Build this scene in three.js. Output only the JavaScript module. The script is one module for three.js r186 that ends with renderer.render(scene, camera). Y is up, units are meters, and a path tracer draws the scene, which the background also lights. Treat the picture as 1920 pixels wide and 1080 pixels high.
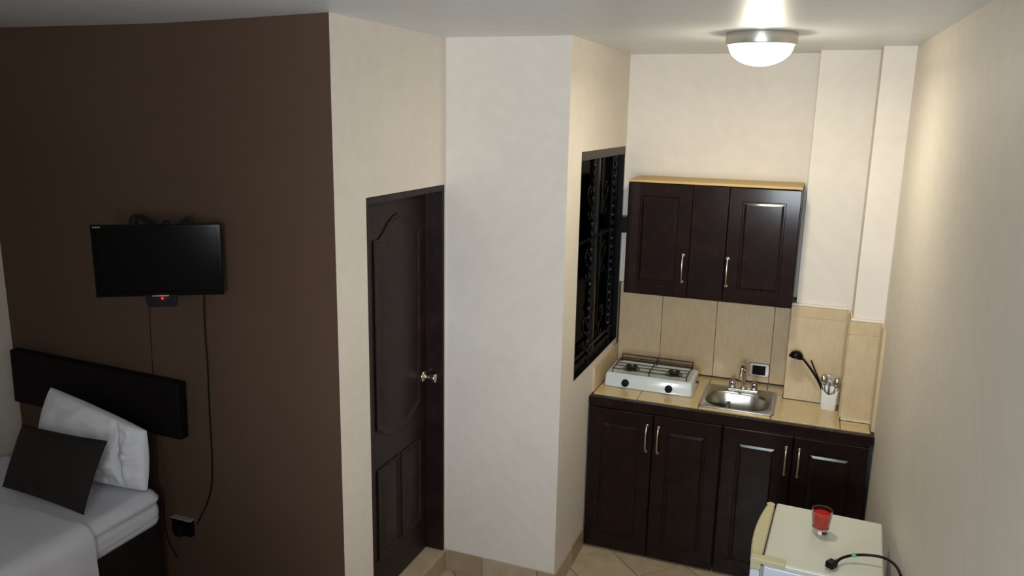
import * as THREE from 'three';
import { RoundedBoxGeometry } from 'three/addons/geometries/RoundedBoxGeometry.js';
import { mergeGeometries, mergeVertices, toCreasedNormals } from 'three/addons/utils/BufferGeometryUtils.js';
import { ImprovedNoise } from 'three/addons/math/ImprovedNoise.js';
import { RectAreaLightUniformsLib } from 'three/addons/lights/RectAreaLightUniformsLib.js';

// ---------------------------------------------------------------- camera, sky, light, exposure
const scene = new THREE.Scene();
const renderer = new THREE.WebGLRenderer({ antialias: true });
renderer.toneMapping = THREE.LinearToneMapping;
renderer.toneMappingExposure = 1.0;
renderer.shadowMap.enabled = true;
RectAreaLightUniformsLib.init();

const camera = new THREE.PerspectiveCamera(39.72, 16 / 9, 0.05, 60);
camera.position.set(0, 2.45, 0);
camera.quaternion.setFromRotationMatrix(new THREE.Matrix4().makeBasis(
  new THREE.Vector3(0.93238657, 0.01910154, -0.36095764),
  new THREE.Vector3(-0.09507897, 0.9763975, -0.19392761),
  new THREE.Vector3(0.34873382, 0.21513498, 0.91219607)));
scene.add(camera);

const SKY = new THREE.Color().setRGB(0.60, 0.74, 1.0);
scene.background = SKY.clone();            // the overcast daylight outside the window behind the camera
scene.backgroundIntensity = 1.0;

const WIN = { x0: -0.55, x1: 0.45, y0: 1.35, y1: 2.55, z: 1.90 };
const dayLight = new THREE.RectAreaLight(new THREE.Color().setRGB(0.83, 0.92, 1.0), 38, WIN.x1 - WIN.x0, WIN.y1 - WIN.y0);
dayLight.name = 'window_daylight';
dayLight.position.set((WIN.x0 + WIN.x1) / 2, (WIN.y0 + WIN.y1) / 2, WIN.z - 0.01);
dayLight.lookAt(dayLight.position.x, dayLight.position.y, -5);
scene.add(dayLight);
const LAMP = { x: -0.287, y: 2.7905, z: -3.60, color: new THREE.Color().setRGB(1.0, 0.94, 0.72), cd: 0.64, down: 3.1 };

// ---------------------------------------------------------------- helpers
const V = (x, y, z) => new THREE.Vector3(x, y, z);
let seed = 12345;
const rnd = () => ((seed = (seed * 1664525 + 1013904223) >>> 0) / 4294967296);
const NZ = new ImprovedNoise();
const noise = (x, y, z = 0) => NZ.noise(x, y, z);
const fbm = (x, y, z = 0, o = 4) => { let s = 0, a = 0.5, f = 1; for (let i = 0; i < o; i++) { s += a * NZ.noise(x * f, y * f, z + i * 7.3); a *= 0.5; f *= 2.03; } return s; };
const used = new Map();
const numbered = (n) => { const k = used.get(n) || 0; used.set(n, k + 1); return k ? n + '_' + String(k).padStart(3, '0') : n; };
function tag(o, label, category, group, kind) {
  o.userData.label = label; if (category) o.userData.category = category;
  if (group) o.userData.group = group; if (kind) o.userData.kind = kind; return o;
}
function thing(name, label, category, pos = [0, 0, 0], turn = 0, group) {
  const o = new THREE.Group(); o.name = numbered(name); o.position.set(...pos); o.rotation.y = turn; scene.add(o);
  return tag(o, label, category, group);
}
function structure(name, label, category, pos = [0, 0, 0]) {
  const o = thing(name, label, category, pos); o.userData.kind = 'structure'; return o;
}
function mesh(name, geo, mat, parent, label) {
  const list = Array.isArray(geo) ? geo : [geo];
  const g = list.length > 1 ? mergeGeometries(list.map(clean)) : list[0];
  const m = new THREE.Mesh(g, mat); m.name = parent ? name : numbered(name);
  m.castShadow = m.receiveShadow = true;
  if (label) m.userData.label = label;
  (parent || scene).add(m); return m;
}
function clean(g) {
  const h = g.index ? g.toNonIndexed() : g.clone();
  for (const k of Object.keys(h.attributes)) if (!['position', 'normal', 'uv'].includes(k)) h.deleteAttribute(k);
  if (!h.attributes.normal) h.computeVertexNormals();
  if (!h.attributes.uv) h.setAttribute('uv', new THREE.BufferAttribute(new Float32Array(h.attributes.position.count * 2), 2));
  return h;
}
// uv in metres, projected along each face's main axis
function metric(g) {
  const h = clean(g), p = h.attributes.position, uv = h.attributes.uv;
  const a = V(), b = V(), c = V(), n = V();
  for (let i = 0; i < p.count; i += 3) {
    a.fromBufferAttribute(p, i); b.fromBufferAttribute(p, i + 1); c.fromBufferAttribute(p, i + 2);
    n.copy(b).sub(a).cross(c.clone().sub(a));
    const ax = Math.abs(n.x), ay = Math.abs(n.y), az = Math.abs(n.z);
    [a, b, c].forEach((q, k) => {
      if (ax >= ay && ax >= az) uv.setXY(i + k, q.z, q.y);
      else if (ay >= az) uv.setXY(i + k, q.x, q.z);
      else uv.setXY(i + k, q.x, q.y);
    });
  }
  return h;
}
const bx = (x0, x1, y0, y1, z0, z1) => metric(new THREE.BoxGeometry(x1 - x0, y1 - y0, z1 - z0).translate((x0 + x1) / 2, (y0 + y1) / 2, (z0 + z1) / 2));
const rbx = (x0, x1, y0, y1, z0, z1, r = 0.003, s = 2) => metric(new RoundedBoxGeometry(x1 - x0, y1 - y0, z1 - z0, s, Math.min(r, (x1 - x0) / 2.01, (y1 - y0) / 2.01, (z1 - z0) / 2.01)).translate((x0 + x1) / 2, (y0 + y1) / 2, (z0 + z1) / 2));
const tube = (pts, r, seg = 48, rs = 8, closed = false) => new THREE.TubeGeometry(new THREE.CatmullRomCurve3(pts.map((q) => V(...q)), closed, 'catmullrom', 0.5), seg, r, rs, closed);
const rod = (a, b, r, rs = 8) => { const A = V(...a), B = V(...b), d = B.clone().sub(A); const g = new THREE.CylinderGeometry(r, r, d.length(), rs); g.applyQuaternion(new THREE.Quaternion().setFromUnitVectors(V(0, 1, 0), d.clone().normalize())); return g.translate((A.x + B.x) / 2, (A.y + B.y) / 2, (A.z + B.z) / 2); };
const lathe = (pts, seg = 40) => new THREE.LatheGeometry(pts.map((q) => new THREE.Vector2(...q)), seg);
// vertical prism over a plan polygon [[x, z], ...]
function prism(poly, y0, y1, bevel = 0) {
  const s = new THREE.Shape(poly.map(([x, z]) => new THREE.Vector2(x, -z)));
  return metric(new THREE.ExtrudeGeometry(s, { depth: y1 - y0 - 2 * bevel, bevelEnabled: bevel > 0, bevelSize: bevel, bevelThickness: bevel, bevelOffset: -bevel, bevelSegments: 1, curveSegments: 12 }).rotateX(-Math.PI / 2).translate(0, y0 + bevel, 0));
}
// rings of equal length joined into a skin
function loft(rings, { capA = false, capB = true, closed = true, crease = 0.6 } = {}) {
  const pos = [], tri = (a, b, c) => pos.push(...a, ...b, ...c);
  const n = rings[0].length;
  for (let i = 0; i + 1 < rings.length; i++) for (let k = 0; k < (closed ? n : n - 1); k++) {
    const a = rings[i][k], b = rings[i][(k + 1) % n], c = rings[i + 1][(k + 1) % n], d = rings[i + 1][k];
    tri(a, b, c); tri(a, c, d);
  }
  const cap = (r, flip) => { const m = [0, 1, 2].map((j) => r.reduce((s, q) => s + q[j], 0) / n); for (let k = 0; k < n; k++) flip ? tri(m, r[(k + 1) % n], r[k]) : tri(m, r[k], r[(k + 1) % n]); };
  if (capA) cap(rings[0], true); if (capB) cap(rings[rings.length - 1], false);
  const g = new THREE.BufferGeometry(); g.setAttribute('position', new THREE.Float32BufferAttribute(pos, 3));
  g.computeVertexNormals();
  return metric(toCreasedNormals(mergeVertices(clean(g)), crease));
}
// rounded rectangle ring in plan
const rrect = (x0, x1, z0, z1, r, y, n = 6) => { const o = []; const cs = [[x1 - r, z1 - r, 0], [x0 + r, z1 - r, 1], [x0 + r, z0 + r, 2], [x1 - r, z0 + r, 3]]; for (const [cx, cz, q] of cs) for (let i = 0; i <= n; i++) { const a = (q + i / n) * Math.PI / 2; o.push([cx + r * Math.cos(a), y, cz + r * Math.sin(a)]); } return o.reverse(); };
// flat rectangle ring facing +z (door faces)
const frect = (w, h, i, z) => [[-w / 2 + i, -h / 2 + i, z], [w / 2 - i, -h / 2 + i, z], [w / 2 - i, h / 2 - i, z], [-w / 2 + i, h / 2 - i, z]];
function raisedDoor(w, h, t, m, f) {
  return loft([frect(w, h, 0, 0), frect(w, h, 0, t - 0.004), frect(w, h, 0.004, t), frect(w, h, m, t), frect(w, h, m + 0.003, t - 0.005), frect(w, h, m + 0.010, t - 0.005), frect(w, h, m + f, t - 0.001), frect(w, h, m + f + 0.002, t)], { capA: true, crease: 0.1 });
}

// ---------------------------------------------------------------- procedural textures and materials
function dataTex(n, fn, srgb = false, rep = 1) {
  const d = new Uint8Array(n * n * 4);
  for (let j = 0; j < n; j++) for (let i = 0; i < n; i++) { const c = fn(i / n, j / n); for (let k = 0; k < 3; k++) d[(j * n + i) * 4 + k] = Math.max(0, Math.min(255, Array.isArray(c) ? c[k] : c)); d[(j * n + i) * 4 + 3] = 255; }
  const t = new THREE.DataTexture(d, n, n); t.wrapS = t.wrapT = THREE.RepeatWrapping; t.magFilter = THREE.LinearFilter; t.minFilter = THREE.LinearFilter;
  if (srgb) t.colorSpace = THREE.SRGBColorSpace; t.repeat.set(rep, rep); t.needsUpdate = true; return t;
}
// noise that tiles over the unit square
const tile2 = (u, v, f, s = 0, o = 3) => { const c = 2 * Math.PI, R = f / c; let t = 0, a = 0.55; for (let i = 0; i < o; i++) { const r = R * 2 ** i; t += a * NZ.noise(r * Math.cos(c * u) + s, r * Math.sin(c * u) + r * Math.cos(c * v) * 0.9, r * Math.sin(c * v) + s * 1.7 + i * 3.1); a *= 0.5; } return t; };
const plasterBump = dataTex(256, (u, v) => 128 + 150 * tile2(u, v, 24, 3, 4) + 60 * tile2(u, v, 5, 9, 2), false, 1.1);
const paintTone = dataTex(256, (u, v) => { const t = 244 + 9 * tile2(u, v, 5, 2, 4) + 7 * tile2(u, v, 40, 5, 2); return [t, t, t - 1]; }, true, 0.45);
const grain = dataTex(256, (u, v) => { const t = 190 + 70 * tile2(u, v * 0.999, 6, 4, 2) + 60 * noise(u * 90, Math.sin(2 * Math.PI * v) * 1.2, Math.cos(2 * Math.PI * v) * 1.2); return [t, t * 0.97, t * 0.95]; }, true, 2.0);
const clothBump = dataTex(128, (u, v) => 128 + 60 * Math.sin(u * 128 * Math.PI / 2) * Math.sin(v * 128 * Math.PI / 2) + 40 * tile2(u, v, 20, 6, 2), false, 8);
const tileTone = dataTex(256, (u, v) => { const s = noise(u * 26 + 0.8 * tile2(u, v, 4, 1, 2), Math.cos(2 * Math.PI * v) * 0.9, Math.sin(2 * Math.PI * v) * 0.9); const b = tile2(u, v, 6, 8, 3); return [240 + 7 * s + 9 * b, 236 + 9 * s + 10 * b, 229 + 12 * s + 12 * b]; }, true, 2.4);
const floorTone = dataTex(256, (u, v) => { const b = tile2(u, v, 7, 12, 4), s = tile2(u, v, 50, 3, 2); return [235 + 24 * b + 14 * s, 232 + 24 * b + 14 * s, 226 + 26 * b + 16 * s]; }, true, 1.7);

const std = (c, o = {}) => new THREE.MeshStandardMaterial({ color: new THREE.Color(c), roughness: 0.6, ...o });
const phy = (c, o = {}) => new THREE.MeshPhysicalMaterial({ color: new THREE.Color(c), roughness: 0.5, ...o });
const M = {
  cream: std('#e2d8cd', { roughness: 0.6, map: paintTone, bumpMap: plasterBump, bumpScale: 0.0004 }),
  ceil: std('#e9ecf1', { roughness: 0.40, map: paintTone, bumpMap: plasterBump, bumpScale: 0.0003 }),
  brown: std('#4f3a2b', { roughness: 0.62, map: paintTone, bumpMap: plasterBump, bumpScale: 0.0005 }),
  wood: phy('#251310', { roughness: 0.5, map: grain, specularIntensity: 0.12, clearcoat: 0.4, clearcoatRoughness: 0.12 }),
  doorWood: phy('#2f1d1c', { roughness: 0.5, map: grain, specularIntensity: 0.4, clearcoat: 0.2, clearcoatRoughness: 0.3 }),
  paleWood: std('#bd9f68', { roughness: 0.6 }),
  tileWall: phy('#d1bb98', { roughness: 0.35, map: tileTone, clearcoat: 0.3, clearcoatRoughness: 0.2 }),
  tileWall2: phy('#ceb691', { roughness: 0.35, map: tileTone, clearcoat: 0.3, clearcoatRoughness: 0.2 }),
  tileTop: phy('#d3bd8e', { roughness: 0.3, map: tileTone, clearcoat: 0.35, clearcoatRoughness: 0.15 }),
  grout: std('#4a3a2a', { roughness: 0.9 }),
  groutPale: std('#e3d3b2', { roughness: 0.85 }),
  floorTile: phy('#bfae97', { roughness: 0.35, map: floorTone, clearcoat: 0.2, clearcoatRoughness: 0.25 }),
  floorTile2: phy('#b9a790', { roughness: 0.35, map: floorTone, clearcoat: 0.2, clearcoatRoughness: 0.25 }),
  floorGrout: std('#3f372d', { roughness: 0.95 }),
  skirt: phy('#ab977d', { roughness: 0.4, map: floorTone }),
  chrome: std('#cfcdc8', { metalness: 1, roughness: 0.12 }),
  steel: std('#b3b0a8', { metalness: 1, roughness: 0.27 }),
  satin: std('#c6bfae', { metalness: 1, roughness: 0.25 }),
  black: phy('#0a0909', { roughness: 0.3, specularIntensity: 0.25 }),
  blackMat: std('#100e0e', { roughness: 0.7 }),
  screen: phy('#050506', { roughness: 0.12, specularIntensity: 0.3 }),
  enamel: phy('#c6cccd', { roughness: 0.25, clearcoat: 0.6, clearcoatRoughness: 0.1 }),
  fridge: phy('#cbd3dc', { roughness: 0.35, clearcoat: 0.3 }),
  fridgeTop: phy('#c6c8bd', { roughness: 0.35, clearcoat: 0.3, clearcoatRoughness: 0.2 }),
  fridgeTrim: phy('#bdb591', { roughness: 0.45 }),
  sheet: phy('#d6d6dc', { roughness: 0.85, bumpMap: clothBump, bumpScale: 0.0004, sheen: 0.2 }),
  pillow: phy('#dcdce0', { roughness: 0.85, bumpMap: clothBump, bumpScale: 0.0004, sheen: 0.2 }),
  cushion: std('#181010', { roughness: 0.9, bumpMap: clothBump, bumpScale: 0.0006 }),
  headboard: phy('#130c0c', { roughness: 0.6, specularIntensity: 0.3, map: grain }),
  baseWood: std('#1d1413', { roughness: 0.6, map: grain }),
  iron: phy('#09090b', { roughness: 0.35, specularIntensity: 0.35 }),
  frameBrown: phy('#2b211a', { roughness: 0.45, map: grain }),
  pane: phy('#ffffff', { transmission: 1, roughness: 0.02, thickness: 0, ior: 1.5 }),
  paneDark: phy('#14171a', { transmission: 1, roughness: 0.03, specularIntensity: 0.12, thickness: 0, ior: 1.5 }),
  glass: phy('#ffffff', { transmission: 1, roughness: 0.01, thickness: 0.02, ior: 1.48 }),
  red: phy('#b80d08', { roughness: 0.5, specularIntensity: 0.2 }),
  plastic: phy('#e8e6e0', { roughness: 0.35 }),
  silver: phy('#b9b6b0', { roughness: 0.35, metalness: 0.6 }),
  rubber: phy('#0b0b0c', { roughness: 0.45, specularIntensity: 0.35 }),
  green: std('#4fa878', { roughness: 0.5 }),
  greyText: std('#8d8d92', { roughness: 0.5 }),
  bowl: std('#fff6e2', { roughness: 0.4, emissive: new THREE.Color().setRGB(1.0, 0.93, 0.78), emissiveIntensity: 3.2 }),
  led: std('#ff2a18', { roughness: 0.4, emissive: new THREE.Color('#ff2010'), emissiveIntensity: 3 }),
};

// ---------------------------------------------------------------- room shell
const H = 2.7905, XL = -3.807, ZK = -4.7213, ZE = 1.90, TH = 0.12;
const XW1 = -1.7212, ZW2 = -3.561, XW3 = -1.0968, XC1 = -0.062, ZC1 = -4.535, XC2 = 0.2195, ZC2 = -4.31;
const KX = -2.649, KZ = -2.7634, CZ = -2.5844;                       // the bed wall bends slightly at KX and runs forward to CZ
const xr = (z) => 0.366 + 0.032 * (z + 4.23);                          // the right wall stands a touch off square
const zb = (x) => (x < KX ? KZ : KZ + (CZ - KZ) * (x - KX) / (XW1 - KX));

{ // floor: slab + diagonal tiles
  const f = structure('floor', 'beige ceramic floor laid with diagonal square tiles', 'floor');
  mesh('floor_slab', bx(XL - TH, 0.7, -0.12, -0.006, ZK - TH, ZE + TH), M.floorGrout, f);
  const P = 0.305, a = P / 2 - 0.0024, r2 = Math.SQRT1_2;
  const geo = rbx(-a, a, -0.02, 0, -a, a, 0.0025, 1).rotateY(Math.PI / 4);
  // one joint crossing lies at (-0.729, -3.904)
  for (let i = -14; i <= 14; i++) for (let j = -14; j <= 14; j++) {
    const s = (i + 0.5) * P, t = (j + 0.5) * P;
    const x = -0.729 + (s + t) * r2, z = -3.904 + (t - s) * r2;
    if (x < XW1 - 0.20 || x > xr(z) + 0.20 || z < -4.33 || z > -1.4 || (x < XW3 - 0.20 && z < ZW2 - 0.20)) continue;
    const m = mesh('floor_tile', geo, (i * 7 + j * 3) % 3 ? M.floorTile : M.floorTile2, f); m.position.set(x, 0, z); m.rotation.y = ((i + j) % 4) * Math.PI / 2;
  }
  mesh('floor_far_tiling', bx(XL, 0.6, -0.02, -0.0015, -1.4, ZE), M.floorTile, f);
}
{
  const c = structure('ceiling', 'smooth off-white painted ceiling over the whole room', 'ceiling');
  mesh('ceiling_slab', bx(XL - TH, 0.7, H, H + 0.14, ZK - TH, ZE + TH), M.ceil, c);
}
{
  const w = structure('wall_left', 'narrow strip of off-white wall left of the bed', 'wall');
  mesh('wall_body', bx(XL - TH, XL, 0, H, ZK - TH, ZE + TH), M.cream, w);
}
{ // dark brown bed wall with a gentle bend
  const w = structure('wall_bed', 'large dark chocolate brown accent wall behind the bed and television', 'wall');
  const pts = []; for (let i = 0; i <= 8; i++) { const x = KX - 0.15 + i * 0.0375; pts.push([x, KZ + (CZ - KZ) / (XW1 - KX) * 0.3 * Math.pow(Math.max(0, (x - KX + 0.15) / 0.3), 2) * 0.5]); }
  mesh('wall_body', prism([[XL, KZ], ...pts, [XW1, CZ], [XW1, CZ - 0.004], [KX + 0.15, KZ + 0.029 - 0.006], [KX - 0.15, KZ - 0.008], [KX - 0.15, KZ - TH], [XL, KZ - TH]], 0, H), M.brown, w);
}
{ // bathroom wall with its door opening
  const w = structure('wall_bathroom', 'off-white side wall holding the brown bathroom door', 'wall');
  const z0 = -2.817, z1 = -3.553, yt = 2.098, x0 = XW1 - 0.13;
  mesh('wall_body', [prism([[x0, z0], [XW1, z0], [XW1, CZ - 0.005], [x0, CZ - 0.005 - 0.13 * 0.193]], 0, H), bx(x0, XW1, yt, H, z1, z0), bx(x0, XW1, 0, H, ZW2, z1), bx(x0, XW1, 0, 0.116, z1, z0)], M.cream, w);
  mesh('door_sill_tile', rbx(x0, XW1 + 0.008, 0.112, 0.121, z1, z0, 0.002), M.floorTile, w);
}
{
  const w = structure('wall_partition', 'off-white wall panel between the brown door and the kitchenette', 'wall');
  mesh('wall_body', bx(XW1 - 0.13, XW3, 0, H, ZW2 - TH, ZW2), M.cream, w);
}
const WZ0 = -4.690, WZ1 = -3.784, WY0 = 1.097, WY1 = 2.268;            // kitchen window opening
{
  const w = structure('wall_window', 'cream kitchenette side wall around the dark barred window', 'wall');
  const x0 = XW3 - TH;
  mesh('wall_body', [bx(x0, XW3, 0, H, WZ1, ZW2 - TH), bx(x0, XW3, 0, WY0, ZK, WZ1), bx(x0, XW3, WY1, H, ZK, WZ1), bx(x0, XW3, WY0, WY1, ZK, WZ0)], M.cream, w);
  for (const [a, b] of [[-4.715, -4.512], [-4.508, -4.168]]) mesh('backsplash_tile', rbx(XW3, XW3 + 0.012, 0.914, 1.06, a, b, 0.002), M.tileWall, w);
}
const kitchenWall = structure('wall_kitchen', 'cream back wall of the kitchenette above beige backsplash tiles', 'wall');
{
  mesh('wall_body', bx(XL, 0.6, 0, H, ZK - TH, ZK), M.cream, kitchenWall);
  mesh('grout_bed', bx(XW3 + 0.001, XC1, 0.914, 1.45, ZK, ZK + 0.008), M.grout, kitchenWall);
  const xs = [XW3 + 0.012, -0.823, -0.500, -0.176, XC1 - 0.024];
  for (let i = 0; i < 4; i++) mesh('backsplash_tile', rbx(xs[i] + 0.0011, xs[i + 1] - 0.0011, 0.925, 1.449, ZK, ZK + 0.014, 0.002), i % 2 ? M.tileWall2 : M.tileWall, kitchenWall);
}
{ // two stepped pilasters in the right-hand corner, tiled to the splashback height
  const a = structure('wall_pilaster', 'cream pilaster beside the wall cabinet with beige tiles below', 'pilaster');
  mesh('wall_body', bx(XC1, XC2 + 0.02, 0, H, ZK, ZC1), M.cream, a);
  const f = ZC1 + 0.028, l = XC1 - 0.022;
  mesh('grout_bed', bx(l + 0.004, XC2 - 0.006, 0.914, 1.446, ZC1 - 0.15, f - 0.005), M.groutPale, a);
  mesh('backsplash_tile', rbx(l, XC2 - 0.022, 0.916, 1.384, f - 0.012, f, 0.002), M.tileWall, a);
  mesh('backsplash_tile', rbx(l, XC2 - 0.022, 1.388, 1.448, f - 0.012, f, 0.002), M.tileWall2, a);
  mesh('backsplash_tile', rbx(l, l + 0.006, 0.916, 1.448, ZK + 0.015, f - 0.012, 0.002), M.tileWall, a);
  mesh('plaster_ledge', prism([[l, f], [XC2 - 0.02, f], [XC2 - 0.02, ZC1 - 0.002], [l, ZC1 - 0.002]], 1.448, 1.462, 0.005), M.cream, a);
  const b = structure('wall_pilaster', 'narrow forward pilaster in the kitchenette corner by the right wall', 'pilaster');
  const X5 = xr(ZC2) + 0.01;
  mesh('wall_body', bx(XC2, X5, 0, H, ZK, ZC2), M.cream, b);
  const g = ZC2 + 0.028, m = XC2 - 0.012;
  mesh('grout_bed', bx(m + 0.004, X5 - 0.004, 0.914, 1.446, ZC1 + 0.03, g - 0.005), M.groutPale, b);
  mesh('backsplash_tile', rbx(m, X5 - 0.024, 0.930, 1.374, g - 0.012, g, 0.002), M.tileWall, b);
  mesh('backsplash_tile', rbx(m, X5 - 0.024, 1.378, 1.446, g - 0.012, g, 0.002), M.tileWall2, b);
  mesh('backsplash_tile', rbx(m - 0.006, m, 0.916, 1.446, ZC1 + 0.03, g, 0.002), M.tileWall2, b);
  mesh('plaster_ledge', prism([[m, g], [X5 - 0.02, g], [X5 - 0.02, ZC2 - 0.002], [m, ZC2 - 0.002]], 1.446, 1.460, 0.005), M.cream, b);
}
{
  const w = structure('wall_right', 'long plain off-white wall along the right side', 'wall');
  mesh('wall_body', prism([[xr(ZK), ZK - TH], [xr(ZK), ZK], [xr(ZE), ZE], [xr(ZE), ZE + TH], [0.72, ZE + TH], [0.72, ZK - TH]], 0, H), M.cream, w);
  mesh('backsplash_tile', rbx(xr(-4.22) - 0.014, xr(-4.22) + 0.004, 0.916, 1.446, ZC2 + 0.03, -4.166, 0.002), M.tileWall, w);
}
{ // wall behind the camera with the window that lets the daylight in
  const w = structure('wall_entrance', 'off-white wall with the daylight window, behind the viewer', 'wall');
  mesh('wall_body', [bx(XL, WIN.x0, 0, H, ZE, ZE + TH), bx(WIN.x1, 0.6, 0, H, ZE, ZE + TH), bx(WIN.x0, WIN.x1, 0, WIN.y0, ZE, ZE + TH), bx(WIN.x0, WIN.x1, WIN.y1, H, ZE, ZE + TH)], M.cream, w);
  const q = structure('window_2', 'daylight window behind the viewer', 'window');
  const { x0, x1, y0, y1 } = WIN, zf = ZE + 0.05, xm = (x0 + x1) / 2;
  mesh('window_frame', [bx(x0, x0 + 0.04, y0, y1, zf, zf + 0.04), bx(x1 - 0.04, x1, y0, y1, zf, zf + 0.04), bx(x0 + 0.04, x1 - 0.04, y0, y0 + 0.04, zf, zf + 0.04), bx(x0 + 0.04, x1 - 0.04, y1 - 0.04, y1, zf, zf + 0.04), bx(xm - 0.02, xm + 0.02, y0 + 0.04, y1 - 0.04, zf, zf + 0.04)], M.plastic, q);
  for (const [a, b] of [[x0 + 0.04, xm - 0.02], [xm + 0.02, x1 - 0.04]]) mesh('pane', bx(a, b, y0 + 0.04, y1 - 0.04, zf + 0.018, zf + 0.022), M.pane, q);
}
{ // end of a partition just behind the viewer's left; it keeps the window's light off the bed corner
  const w = structure('wall_alcove', 'off-white part-height wall behind the viewer that screens the bed from the window', 'wall');
  mesh('wall_body', bx(XL, -1.02, 0, 2.42, 0.20, 0.32), M.cream, w);
  const p = structure('wall_parapet', 'off-white half-height stair parapet just behind the viewer', 'wall');
  mesh('wall_body', bx(-1.02, xr(0.26) + 0.01, 0, 1.34, 0.20, 0.32), M.cream, p);
}
{ // skirting tiles
  const run = (name, label, items) => { const s = structure(name, label, 'skirting'); for (const [geo, k] of items) mesh('skirting_tile', geo, k ? M.floorTile2 : M.skirt, s); return s; };
  const a = []; { const xs = [XW1 + 0.0085, -1.50, -1.19, XW3 + 0.010]; for (let i = 0; i < 3; i++) a.push([rbx(xs[i] + 0.001, xs[i + 1] - 0.001, 0, 0.118, ZW2, ZW2 + 0.010, 0.002), i % 2]); }
  run('baseboard_partition', 'beige tile skirting under the wall panel beside the door', a);
  const b = []; { const zs = [-4.08, -3.86, ZW2]; for (let i = 0; i < 2; i++) b.push([rbx(XW3, XW3 + 0.010, 0, 0.118, zs[i] + 0.001, zs[i + 1] - 0.001, 0.002), i % 2]); }
  run('baseboard_window', 'beige tile skirting running to the kitchen cabinet', b);
  const c = []; { const zs = [ZW2 + 0.012, -3.25, -2.94, -2.60]; for (let i = 0; i < 3; i++) c.push([rbx(XW1, XW1 + 0.008, 0, 0.111, zs[i] + 0.001, zs[i + 1] - 0.001, 0.002), i % 2]); }
  run('baseboard_bathroom', 'beige tile riser and skirting under the brown door', c);
}

// ---------------------------------------------------------------- bathroom door (recessed in its opening)
{
  const d = structure('door_1', 'dark brown panelled bathroom door with arched upper panel', 'door', [XW1 - 0.10, 0.121, 0]);
  const z0 = -2.817, z1 = -3.553, h = 2.098 - 0.121;
  // local: x towards the room, z along the wall
  mesh('door_frame', [rbx(-0.03, 0.098, 0, h - 0.002, z0 - 0.022, z0 - 0.001, 0.003), rbx(-0.03, 0.098, 0, h - 0.002, z1 + 0.001, z1 + 0.018, 0.003), rbx(-0.03, 0.098, h - 0.03, h - 0.002, z1 + 0.018, z0 - 0.022, 0.003)], M.doorWood, d);
  const la = z0 - 0.024, lb = z1 + 0.020, lt = h - 0.032;
  const leaf = mesh('door_leaf', rbx(-0.038, 0.0, 0.004, lt, lb, la, 0.003), M.doorWood, d);
  // panels: outlines in (z, y), raised field with a bead around it
  const outline = (zA, zB, yb, yt, rise, drop) => { // zA > zB; rise: arch at top, drop: arch at the bottom
    const o = [], n = 10, w = zA - zB;
    for (let i = 0; i <= n; i++) { const s = i / n, k = Math.max(0, 1 - Math.abs(s - 0.5) / 0.36); o.push([zA - s * w, yt + rise * (1 - Math.pow(1 - k, 1.8)) * (k > 0 ? 1 : 0)]); }
    for (let i = n; i >= 0; i--) { const s = i / n, k = Math.max(0, 1 - Math.abs(s - 0.5) / 0.5); o.push([zA - s * w, yb - drop * Math.sin(k * Math.PI / 2)]); }
    return o;
  };
  const panel = (o) => {
    const cz = o.reduce((s, q) => s + q[0], 0) / o.length, cy = o.reduce((s, q) => s + q[1], 0) / o.length;
    const wz = Math.max(...o.map((q) => Math.abs(q[0] - cz))), wy = Math.max(...o.map((q) => Math.abs(q[1] - cy)));
    const ring = (i, x) => o.map(([z, y]) => [x, cy + (y - cy) * (1 - i / wy), cz + (z - cz) * (1 - i / wz)]);
    mesh('door_panel', loft([ring(0, -0.001), ring(0.002, 0.007), ring(0.012, 0.009), ring(0.020, 0.003), ring(0.030, 0.001), ring(0.060, 0.008), ring(0.064, 0.009)], { crease: 0.5 }), M.doorWood, d);
  };
  panel(outline(-3.025, -3.468, 0.99 - 0.121, 1.885 - 0.121, 0.10, 0.09));
  panel(outline(-3.025, -3.236, 0.32 - 0.121, 0.79 - 0.121, 0.0, 0.0));
  panel(outline(-3.258, -3.468, 0.32 - 0.121, 0.79 - 0.121, 0.0, 0.0));
  const kz = -3.508, ky = 1.108 - 0.121;
  const knob = mesh('door_knob', lathe([[0, 0], [0.031, 0], [0.032, 0.004], [0.026, 0.010], [0.012, 0.012], [0.010, 0.030], [0.019, 0.036], [0.024, 0.046], [0.025, 0.066], [0.022, 0.074], [0.0, 0.076]]).rotateZ(-Math.PI / 2).translate(0.001, ky, kz), M.satin, d, 'round brushed metal door knob');
  mesh('latch_keyhole', new THREE.CylinderGeometry(0.004, 0.004, 0.002, 12).rotateZ(Math.PI / 2).translate(0.078, ky, kz), M.blackMat, knob);
}

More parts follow.
